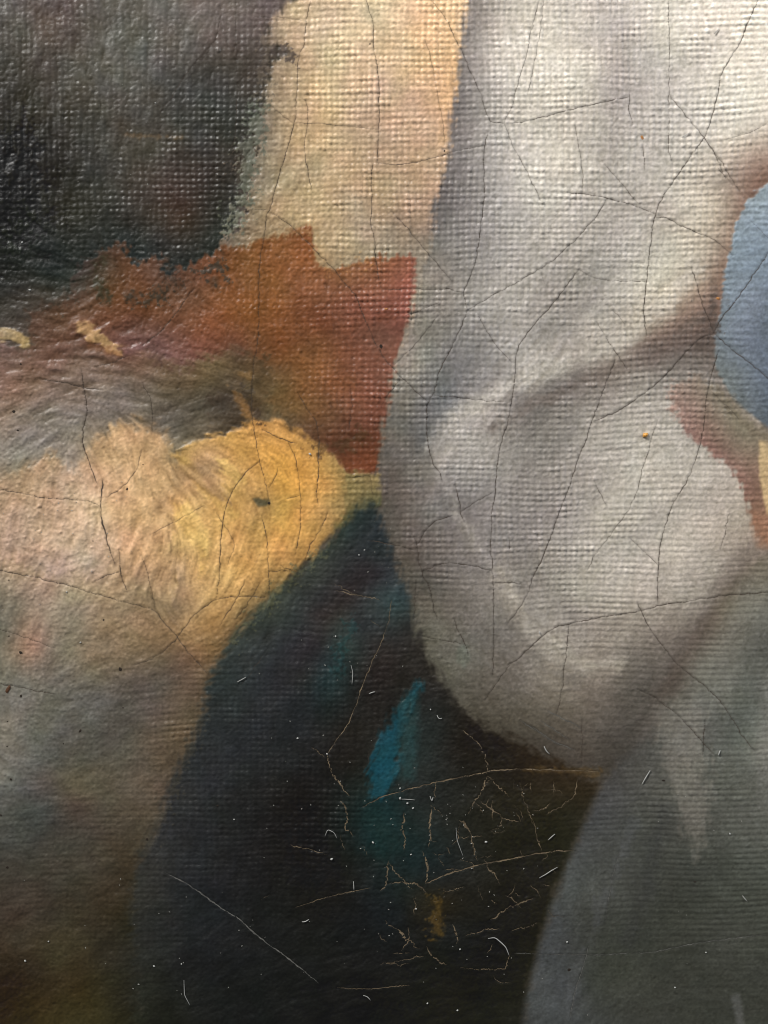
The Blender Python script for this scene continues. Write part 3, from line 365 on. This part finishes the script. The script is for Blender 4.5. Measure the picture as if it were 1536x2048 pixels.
PALE = """1.3:1178,1890 1165,1940 1150,1980 1140,2040|1.0:1240,1700 1225,1750 1210,1840|1.0:1030,1906 1100,1908 1200,1910 1300,1905 1400,1885 1536,1868|2.0:330,1745 370,1765 400,1785 440,1815 480,1840 512,1870 560,1905 600,1935 638,1967|1.2:1090,1418 1160,1455 1165,1460|1.2:1040,1440 1100,1480 1150,1500|1.0:1080,1440 1140,1480|1.1:1060,1450 1120,1492"""
def parse(s):
    out = []
    for line in s.replace('\n', '|').split('|'):
        if line.strip():
            w, p = line.strip().split(':'); out.append((float(w), np.array([[float(v) for v in t.split(',')] for t in p.split()])))
    return out
def crackle(n, cx0, cy0, sx, sy):
    r = np.random.default_rng(5); out = []
    for _ in range(n):
        x, y = cx0+r.uniform(-sx, sx), cy0+r.uniform(-sy, sy); a = r.choice([1.57, 1.3, 0.2, 0.9, -0.3])+r.normal()*.3; pts = [(x, y)]
        for _ in range(r.integers(2, 5)): a += r.normal()*.5; l = r.uniform(6, 16); x += math.cos(a)*l; y += math.sin(a)*l; pts.append((x, y))
        out.append((r.uniform(.9, 2.0), np.array(pts)))
    return out
def wander(p, amp, jag):
    """resample a crack every 3 px, round its corners a little and let it wander across the cloth"""
    seg = np.hypot(*np.diff(p, axis=0).T); L = np.concatenate([[0], np.cumsum(seg)])
    n = max(8, int(L[-1]/3.0)); t = np.linspace(0, L[-1], n)
    q = np.stack([np.interp(t, L, p[:, 0]), np.interp(t, L, p[:, 1])], 1)
    for _ in range(3): q[1:-1] = (q[:-2]+2*q[1:-1]+q[2:])/4
    r = rng.standard_normal((n, 2)); k = np.exp(-np.linspace(-2, 2, 7)**2); k /= k.sum()
    for c in (0, 1): r[:, c] = np.convolve(r[:, c], k, 'same')
    fade = np.minimum(1, np.minimum(np.arange(n), np.arange(n)[::-1])/3.0)[:, None]
    q = q+(r*amp+rng.standard_normal((n, 2))*jag)*fade
    return q
groups = [('dark', parse(CRACKS), 1.3, 0.30), ('old', parse(OLD)+crackle(34, 985, 1690, 125, 130)+crackle(10, 880, 1880, 120, 70)[3:], 2.0, 1.0), ('pale', parse(PALE), 0.9, 0.3)]
crack_paths = []
for kind, lst, amp, jag in groups:
    for w, p in lst:
        ln = np.hypot(*np.diff(p, axis=0).T).sum(); calm = 0.4 if (kind == 'old' and ln > 130) else 1.0
        crack_paths.append((kind, w*(0.85 if calm < 1 else 1.0), wander(p, amp*calm, jag*calm)))
# cut the grooves into the relief (and push up the lips beside them)
gro = np.zeros((nrow, ncol), np.float32); lip = np.zeros((nrow, ncol), np.float32)
for kind, w, q in crack_paths:
    X, Y = to_plane(q[:, 0], q[:, 1]); gx = (X/S+W/2-GX[0])/STEP; gy = (H/2-Y/S-GY[0])/STEP
    wd = max(1.0, w*0.55)/STEP
    for x, y in zip(gx, gy):
        x0, y0 = int(x), int(y)
        if 4 <= x0 < ncol-5 and 4 <= y0 < nrow-5:
            yy, xx = np.mgrid[y0-3:y0+5, x0-3:x0+5]; d2 = (xx-x)**2+(yy-y)**2
            sl = (slice(y0-3, y0+5), slice(x0-3, x0+5))
            gro[sl] = np.maximum(gro[sl], np.exp(-d2/(2*(0.35+wd*0.5)**2))*min(1.0, w/1.8))
            lip[sl] = np.maximum(lip[sl], np.exp(-d2/(2*1.9**2))*min(1.0, w/2.0))
HT = HT+0.45*lip-1.3*gro
COL *= (1-0.16*gro*np.where(REG == [l[0] for l in layers].index('dark_wedge'), 0, 1))[..., None]
HT *= 1.0

# ------------------------------------------------------------------ mesh building
def lin(c): return np.where(c <= 0.04045, c/12.92, ((c+0.055)/1.055)**2.4)
# the varnish adds its own faint sheen to what the eye reads as colour, so the pigment itself is a little darker
veil = 0.006+0.027*np.clip(1-QY/900, 0, 1.2)*np.clip(1-QX/900, 0, 1.2)
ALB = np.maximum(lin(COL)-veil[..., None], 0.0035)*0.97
ALB = np.concatenate([ALB, np.ones((nrow, ncol, 1))], -1).astype(np.float32)
def mesh_from(name, co, quads, mat, colours=None, parent=None, tris=False):
    me = bpy.data.meshes.new(name)
    k = quads.shape[1]; nf = len(quads)
    me.vertices.add(len(co)); me.vertices.foreach_set('co', np.ascontiguousarray(co, np.float32).ravel())
    me.loops.add(nf*k); me.loops.foreach_set('vertex_index', np.ascontiguousarray(quads, np.int32).ravel())
    me.polygons.add(nf); me.polygons.foreach_set('loop_start', np.arange(0, nf*k, k, dtype=np.int32))
    me.update(calc_edges=True); me.validate(verbose=False)
    me.polygons.foreach_set('use_smooth', np.ones(nf, bool))
    if colours is not None:
        a = me.color_attributes.new('paint_colour', 'FLOAT_COLOR', 'POINT'); a.data.foreach_set('color', np.ascontiguousarray(colours, np.float32).ravel())
    me.materials.append(mat)
    o = bpy.data.objects.new(name, me); col.objects.link(o)
    if parent: o.parent = parent
    return o

def paint_material():
    m = bpy.data.materials.new('varnished_oil_paint'); m.use_nodes = True; nt = m.node_tree; n = nt.nodes; b = n['Principled BSDF']
    at = n.new('ShaderNodeAttribute'); at.attribute_name = 'paint_colour'
    tc = n.new('ShaderNodeTexCoord')
    n1 = n.new('ShaderNodeTexNoise'); n1.inputs['Scale'].default_value = 620; n1.inputs['Detail'].default_value = 5; n1.inputs['Roughness'].default_value = 0.6
    n2 = n.new('ShaderNodeTexNoise'); n2.inputs['Scale'].default_value = 22; n2.inputs['Detail'].default_value = 4
    nt.links.new(tc.outputs['Object'], n1.inputs['Vector']); nt.links.new(tc.outputs['Object'], n2.inputs['Vector'])
    mp = n.new('ShaderNodeMapRange'); mp.inputs['To Min'].default_value = 0.90; mp.inputs['To Max'].default_value = 1.10
    nt.links.new(n1.outputs['Fac'], mp.inputs['Value'])
    mx = n.new('ShaderNodeVectorMath'); mx.operation = 'SCALE'
    nt.links.new(at.outputs['Color'], mx.inputs[0]); nt.links.new(mp.outputs['Result'], mx.inputs['Scale'])
    nt.links.new(mx.outputs['Vector'], b.inputs['Base Color'])
    r = n.new('ShaderNodeMapRange'); r.inputs['From Min'].default_value = 0.3; r.inputs['From Max'].default_value = 0.7
    r.inputs['To Min'].default_value = 0.34; r.inputs['To Max'].default_value = 0.52
    nt.links.new(n2.outputs['Fac'], r.inputs['Value']); nt.links.new(r.outputs['Result'], b.inputs['Roughness'])
    b.inputs['Specular IOR Level'].default_value = 0.34
    bp = n.new('ShaderNodeBump'); bp.inputs['Strength'].default_value = 0.55; bp.inputs['Distance'].default_value = 0.0006
    nt.links.new(n1.outputs['Fac'], bp.inputs['Height']); nt.links.new(bp.outputs['Normal'], b.inputs['Normal'])
    return m
def plain(name, c, rough=0.6, spec=0.3, scale=900, var=0.35):
    m = bpy.data.materials.new(name); m.use_nodes = True; nt = m.node_tree; n = nt.nodes; b = n['Principled BSDF']
    t = n.new('ShaderNodeTexNoise'); t.inputs['Scale'].default_value = scale; t.inputs['Detail'].default_value = 3
    tc = n.new('ShaderNodeTexCoord'); nt.links.new(tc.outputs['Object'], t.inputs['Vector'])
    r = n.new('ShaderNodeValToRGB'); r.color_ramp.elements[0].position = 0.3; r.color_ramp.elements[1].position = 0.7
    r.color_ramp.elements[0].color = tuple(x*(1-var) for x in c)+(1,); r.color_ramp.elements[1].color = tuple(min(1, x*(1+var)) for x in c)+(1,)
    nt.links.new(t.outputs['Fac'], r.inputs['Fac']); nt.links.new(r.outputs['Color'], b.inputs['Base Color'])
    b.inputs['Roughness'].default_value = rough; b.inputs['Specular IOR Level'].default_value = spec
    return m
M_paint = paint_material()

painting = bpy.data.objects.new('oil_painting', None); col.objects.link(painting)
painting['label'] = 'cracked old oil painting on coarse canvas with golden, russet, blue and grey drapery passages'
painting['category'] = 'painting'

# keep every grid line inside the picture, every second one in the margin around it
ky = np.array([i for i, v in enumerate(GY) if -20 <= v <= H+20 or i % 2 == 0 or i == nrow-1])
kx = np.array([i for i, v in enumerate(GX) if -20 <= v <= W+20 or i % 2 == 0 or i == ncol-1])
Z = HT*S; Z = Z-Z.mean()
sub = np.ix_(ky, kx)
co = np.stack([XW[sub], YW[sub], Z[sub]], -1).reshape(-1, 3); cc = ALB[ky][:, kx].reshape(-1, 4)
ny, nx = len(ky), len(kx); idx = np.arange(ny*nx).reshape(ny, nx)
quads = np.stack([idx[1:, :-1], idx[1:, 1:], idx[:-1, 1:], idx[:-1, :-1]], -1).reshape(-1, 4)
reg = REG[sub][:-1, :-1].ravel()
for k, nm in enumerate(part_names):
    q = quads[reg == k]
    if not len(q): continue
    used, inv = np.unique(q, return_inverse=True)
    mesh_from(nm, co[used], inv.reshape(q.shape), M_paint, cc[used], painting)

# the linen itself, under ground and paint, turned over at the edges
M_linen = plain('raw_linen', (0.36, 0.28, 0.18), 0.9, 0.1)
def box(x0, x1, y0, y1, z0, z1):
    co = np.array([(x, y, z) for z in (z0, z1) for y in (y0, y1) for x in (x0, x1)])
    return co, np.array([(0,2,3,1),(4,5,7,6),(0,1,5,4),(2,6,7,3),(0,4,6,2),(1,3,7,5)])
lc, lq = box(XW.min()+.002, XW.max()-.002, YW.min()+.002, YW.max()-.002, -0.016, -0.006)
o = mesh_from('linen_canvas', lc, lq, M_linen, None, painting)
o.data.polygons.foreach_set('use_smooth', np.zeros(6, bool))

def surf_z(px, py):
    """height of the paint at photograph points"""
    X, Y = to_plane(px, py); gx = np.clip((X/S+W/2-GX[0])/STEP, 0, ncol-2.01); gy = np.clip((H/2-Y/S-GY[0])/STEP, 0, nrow-2.01)
    x0 = gx.astype(int); y0 = gy.astype(int); fx = gx-x0; fy = gy-y0
    z = (Z[y0, x0]*(1-fx)+Z[y0, x0+1]*fx)*(1-fy)+(Z[y0+1, x0]*(1-fx)+Z[y0+1, x0+1]*fx)*fy
    return X, Y, z
M_crack = {'dark': plain('dirt_in_crack', (0.070, 0.052, 0.040), 0.85, 0.15), 'old': plain('brown_ground_in_crack', (0.125, 0.092, 0.055), 0.6, 0.4, 50, .7), 'pale': plain('pale_scratch', (0.10, 0.097, 0.088), 0.6, 0.3, 200)}
def ribbon(q, w, kind):
    n = len(q); t = np.gradient(q, axis=0); t /= np.hypot(t[:, 0], t[:, 1])[:, None]+1e-9
    nrm = np.stack([-t[:, 1], t[:, 0]], 1)
    k = rng.uniform(0.3, 1.3, n); k = np.convolve(np.pad(k, 2, 'edge'), np.ones(5)/5, 'valid'); k = np.clip((k-0.45)*2.3, 0.28, 1.5)
    taper = np.minimum(1, (np.minimum(np.arange(n), np.arange(n)[::-1])+0.4)/5.0)
    hw = (w*0.5*k*taper)[:, None]
    a, m, b = q-nrm*hw, q, q+nrm*hw
    pts = np.concatenate([a, m, b]); X, Y, z = surf_z(pts[:, 0], pts[:, 1])
    zz = z+S*np.concatenate([np.full(n, .42), np.full(n, .30), np.full(n, .42)])
    i = np.arange(n-1)
    quads = np.concatenate([np.stack([i, i+n, i+n+1, i+1], 1), np.stack([i+n, i+2*n, i+2*n+1, i+n+1], 1)])
    return np.stack([X, Y, zz], 1), quads[:, ::-1]
for kind, w, q in crack_paths:
    c, f = ribbon(q, w*(0.50 if kind == 'dark' else 1.05), kind)
    mesh_from('crack' if kind != 'pale' else 'scratch', c, f, M_crack[kind], None, painting)

# pits and dark flecks in the paint film
M_pit = plain('dark_pit', (0.02, 0.014, 0.010), 0.8, 0.2); M_rustfleck = plain('orange_ground', (0.36, 0.16, 0.05), 0.7, 0.3)
def blob(px, py, rx, ry, rot, h, seed, n=10):
    """a small uneven lump or fleck lying on the paint"""
    r = np.random.default_rng(seed); co = []; rings = [(1.0, -0.25), (0.82, 0.45), (0.45, 0.9)]
    x0, y0, z0 = surf_z(np.array([px]), np.array([py])); wob = r.uniform(0.75, 1.2, n)
    for rr, hh in rings:
        for i in range(n):
            a = 2*math.pi*i/n; u, v = rx*rr*wob[i]*math.cos(a), ry*rr*wob[i]*math.sin(a)
            co.append((x0[0]+S*(u*math.cos(rot)-v*math.sin(rot)), y0[0]+S*(u*math.sin(rot)+v*math.cos(rot)), z0[0]+S*h*(hh*r.uniform(.85, 1.15))+S*0.4))
    co.append((x0[0], y0[0], z0[0]+S*h+S*0.4)); f = []
    for k in range(2):
        for i in range(n): f.append((k*n+i, k*n+(i+1) % n, (k+1)*n+(i+1) % n, (k+1)*n+i))
    top = [(2*n+i, 2*n+(i+1) % n, 3*n, 3*n) for i in range(n)]
    me = bpy.data.meshes.new('m'); me.from_pydata(co, [], f+[t[:3] for t in top]); me.update(); me.polygons.foreach_set('use_smooth', np.ones(len(me.polygons), bool))
    return me
def add(me, name, mat, parent=None):
    me.name = name; me.materials.append(mat); o = bpy.data.objects.new(name, me); col.objects.link(o)
    if parent: o.parent = parent
    return o
for i, (x, y, a, b, r) in enumerate([(28,823,5,5,0),(36,861,4,3,0),(240,1338,5,6,.4),(42,1392,4,5,0),(15,1443,2.5,2.5,0),(18,1272,3,2,0),(42,1305,5,6,.5),(207,1240,3,3,0),(18,1160,2,2,0),(186,1082,2,2,0),(286,929,2,2,0),(255,978,5,4,0),(127,1487,2.5,2.5,0),(14,1493,2.5,2,0),
        (538,1006,5,4,0),(246,1416,3,2,0),(22,1558,3,4,0),(2,1630,3,3,0),(14,1735,4,4,0),(294,1678,4,4,0),(435,1611,4,3,0),(1327,1561,5,3,0),(1390,1764,6,2.5,0),(762,693,6,6,.5),(42,728,3,3,0),(740,88,4,2,0),(889,302,3,3,0),(1105,1535,4,2,.3),(160,1462,3,6,-.6),(1139,1940,6,5,0)]):
    add(blob(x, y, a*.62, b*.62, r, 0.25, 300+i), 'dark_pit', M_pit, painting)
for x, y, a, b, r in [(1284,275,3,5,.3),(1436,597,5,3,0),(772,618,4,2,.2)]: add(blob(x, y, a, b, r, .5, int(x)), 'paint_chip', M_rustfleck, painting)
add(blob(16, 1378, 3.5, 10, -.5, 0.9, 77), 'brown_fleck', plain('brown_fleck', (0.07, 0.03, 0.012), .7), painting)

# ------------------------------------------------------------------ dust, lint and fibres lying on the picture
M_lint = plain('white_lint', (0.34, 0.34, 0.325), 0.5, 0.5, 900, .1); M_gold = plain('amber_grain', (0.62, 0.30, 0.06), 0.3, 0.6, 700, .6); M_dim = plain('grey_glint', (0.34, 0.33, 0.30), 0.6, 0.4, 900, .2)
def fibre(p, w, name, mat):
    p = np.array(p, float); seg = np.hypot(*np.diff(p, axis=0).T); L = np.concatenate([[0], np.cumsum(seg)]); n = max(5, int(L[-1]/3))
    t = np.linspace(0, L[-1], n); q = np.stack([np.interp(t, L, p[:, 0]), np.interp(t, L, p[:, 1])], 1)
    for _ in range(2): q[1:-1] = (q[:-2]+2*q[1:-1]+q[2:])/4
    X, Y, z = surf_z(q[:, 0], q[:, 1]); z = np.convolve(np.pad(z, 1, 'edge'), np.ones(3)/3, 'valid')+S*(w*0.5+0.6)
    C = np.stack([X, Y, z], 1); T = np.gradient(C, axis=0); T /= np.linalg.norm(T, axis=1)[:, None]
    N = np.cross(T, (0, 0, 1)); N /= np.linalg.norm(N, axis=1)[:, None]; B = np.cross(N, T); k = 6; co = []
    for i in range(n):
        r = S*w*0.30*(0.35+0.65*math.sin(math.pi*(i+0.5)/n))
        for j in range(k): a = 2*math.pi*j/k; co.append(C[i]+r*(N[i]*math.cos(a)+B[i]*math.sin(a)))
    f = [(i*k+j, i*k+(j+1) % k, (i+1)*k+(j+1) % k, (i+1)*k+j) for i in range(n-1) for j in range(k)]
    me = bpy.data.meshes.new(name); me.from_pydata([tuple(c) for c in co], [], f+[tuple(range(k))[::-1], tuple(range((n-1)*k, n*k))]); me.update()
    me.polygons.foreach_set('use_smooth', np.ones(len(me.polygons), bool))
    return add(me, name, mat)
def tag(o, label, cat, group=None):
    o['label'] = label; o['category'] = cat
    if group: o['group'] = group
tag(add(blob(1291, 870, 6.5, 5, .3, 5, 1), 'amber_grain', M_gold), 'shiny amber grain on the pale grey drapery left of the brown fold', 'grain')
for x, y, r, lab in [(620,908,4,'white crumb on the golden highlight near its russet edge'),
        (654,1508,3.2,'white speck at the fork of the long brown crack'),(595,1477,3.2,'white speck on the dark wedge left of the forked crack'),(746,1685,4,'bright speck right under the end of the teal stroke'),
        (800,1577,3,'speck on the long curved crack just right of the teal stroke'),(800,1597,4.2,'larger speck just below the crack right of the teal stroke'),(663,1718,4.5,'upright white speck left of the teal shadow in the dark wedge'),
        (972,1684,4,'white speck right of the thick reddish brown crack'),(822,1709,2.6,'tiny speck between the two short wiggly cracks below the teal stroke'),(832,1818,3.2,'small white speck left of the ochre smear'),
        (1134,1884,3.2,'white speck on the grey drapery just right of its dark edge'),(1460,1668,3.2,'white speck right of the pale tongue tip'),(308,1932,3.4,'lower left white speck at the border of the brown corner'),
        (363,1928,2.6,'small speck right beside the border speck in the dark lower left'),(468,1639,2.6,'lone speck on the blue black paint left of the wiggly cracks'),(855,2007,2.8,'speck low in the dark wedge above the bottom edge, left one'),
        (915,2021,3,'speck low in the dark wedge nearest the bottom edge'),(1412,1905,2.6,'speck beside the thin horizontal crack in the grey drapery'),(1350,1975,2.8,'speck low in the dark grey drapery, far from any crack'),
        (161,1285,3,'white speck on the grey pink flesh paint below the golden highlight'),(133,1184,2.4,'tiny white speck close under the long left crack'),(60,580,3.6,'cream speck on the dark paint above the pale ochre stroke'),
        (311,206,2.6,'tiny white speck on the dark grey background at upper left'),(44,485,3.2,'white speck in the darkest part of the upper left background'),(729,1100,2.8,'upper speck in the narrow tip of the dark wedge'),
        (718,1110,2.4,'lower speck in the narrow tip of the dark wedge'),(861,1419,2.6,'speck between the teal stroke and the pale drapery'),(671,1273,3,'speck on the dim teal passage in the dark wedge'),(920,1898,3,'speck right below the short crack beside the ochre smear'),(815,1607,3.4,'middle speck of the trail below the curved crack'),(826,1617,3.4,'last speck of the trail below the curved crack'),
        (50,1922,3.6,'pale grain on the brown lower left corner'),(97,1883,2.6,'tiny grain on the olive brown paint at lower left')]:
    tag(add(blob(x, y, r*.72, r*.55, x*.1, r*.6, int(x+y)), 'dust_speck', M_lint), lab, 'dust', 'white dust specks on the painting')
for p, w, lab in [([(474,1364),(482,1360),(492,1354)],2.6,'short white fibre on the left edge of the dark wedge'),([(738,1387),(744,1384),(750,1383)],3.2,'stubby white fibre above and left of the teal stroke'),
        ([(874,1430),(878,1440),(884,1436)],2.8,'hooked white fibre right of the teal stroke tip'),([(1088,1492),(1092,1502),(1099,1508)],3.4,'bent white fibre on the olive lower rim of the pale drapery'),
        ([(1440,1500),(1436,1510)],3.4,'short white fibre at the right end of the two diagonal cracks'),([(976,1876),(990,1874),(1004,1886),(1012,1894),(1018,1910)],3.6,'large curved white fibre at the right of the dark wedge'),
        ([(604,1843),(610,1844),(618,1838)],3.2,'short white fibre left of the ochre smear in the black'),([(707,1762),(708,1780)],2.6,'thin upright white fibre under the teal shadow'),([(1078,1756),(1092,1748),(1104,1740),(1115,1734)],2.8,'slanting white fibre at the dark edge next to the grey drapery'),
        ([(1096,1680),(1104,1673),(1110,1668)],2.8,'small slanting fibre above the long slanting one at the dark edge'),([(1484,1790),(1490,1798),(1494,1802)],2.8,'short white fibre on the grey drapery near the right edge'),([(1283,1568),(1290,1556),(1300,1540)],3.4,'pale straight sliver at the top of the grey drapery'),
        ([(368,1960),(369,1990),(380,2010)],2.2,'thin bent fibre in the dark lower left'),([(726,1990),(735,1992),(741,2000)],2.6,'small curved fibre near the bottom of the black paint'),([(802,1540),(803,1598),(830,1600)][1:],2.0,'fine fibre through the trail of specks'),
        ([(860,1592),(864,1604),(866,1594)],3.0,'crumpled white fibre below the curved crack'),([(912,1655),(914,1680),(926,1712)],1.8,'long fine fibre left of the thick reddish brown crack'),([(650,1672),(655,1658),(668,1664),(674,1676)],2.0,'arched fine fibre left of the teal shadow'),
        ([(702,1330),(706,1345),(704,1368)],2.2,'upright fibre between the long brown crack and the dim teal passage'),([(1362,275),(1370,272),(1378,266)],2.4,'white fibre on the pale drapery at upper right'),([(1078,1262),(1080,1268)],3.2,'white crumb on the drapery above the long rising crack'),([(1428,68),(1434,62),(1438,57)],2.6,'white fibre near the top right corner of the drapery')]:
    tag(fibre(p, w, 'lint_fibre', M_lint), lab, 'lint', 'white lint fibres on the painting')

# tiny raised specks standing in for glints of light, too many to count
co = []; fa = []
r2 = np.random.default_rng(77)
for (cx0, cy0, sx, sy, n) in [(900,1660,150,110,90),(700,1330,90,120,40),(870,1900,160,80,45),(600,1600,160,200,45),(420,1900,120,110,35),(150,1900,140,110,20),(1350,1750,140,200,22),(250,300,200,200,22),(130,1060,110,80,60),(760,1130,40,80,16),(1000,1700,90,100,40)]:
    for _ in range(int(n*.45)):
        x, y = cx0+r2.normal()*sx*.7, cy0+r2.normal()*sy*.7; X, Y, z = surf_z(np.array([x]), np.array([y])); rr = S*r2.uniform(.45, 1.25); a0 = r2.uniform(0, 6)
        st_ = r2.uniform(1, 2.2); b0 = len(co)
        for k in range(4): a = a0+k*math.pi/2; e = st_ if k % 2 else 1/st_**.5; co.append((X[0]+rr*e*math.cos(a), Y[0]+rr*e*math.sin(a), z[0]+S*.35))
        co.append((X[0], Y[0], z[0]+S*.35+rr*.9))
        fa += [(b0+k, b0+(k+1) % 4, b0+4) for k in range(4)]
me = bpy.data.meshes.new('fine_glints'); me.from_pydata(co, [], fa); me.update()
o = add(me, 'fine_glints', M_dim); o['kind'] = 'stuff'; o['label'] = 'fine grey specks standing in for glints, scattered over the dark paint'
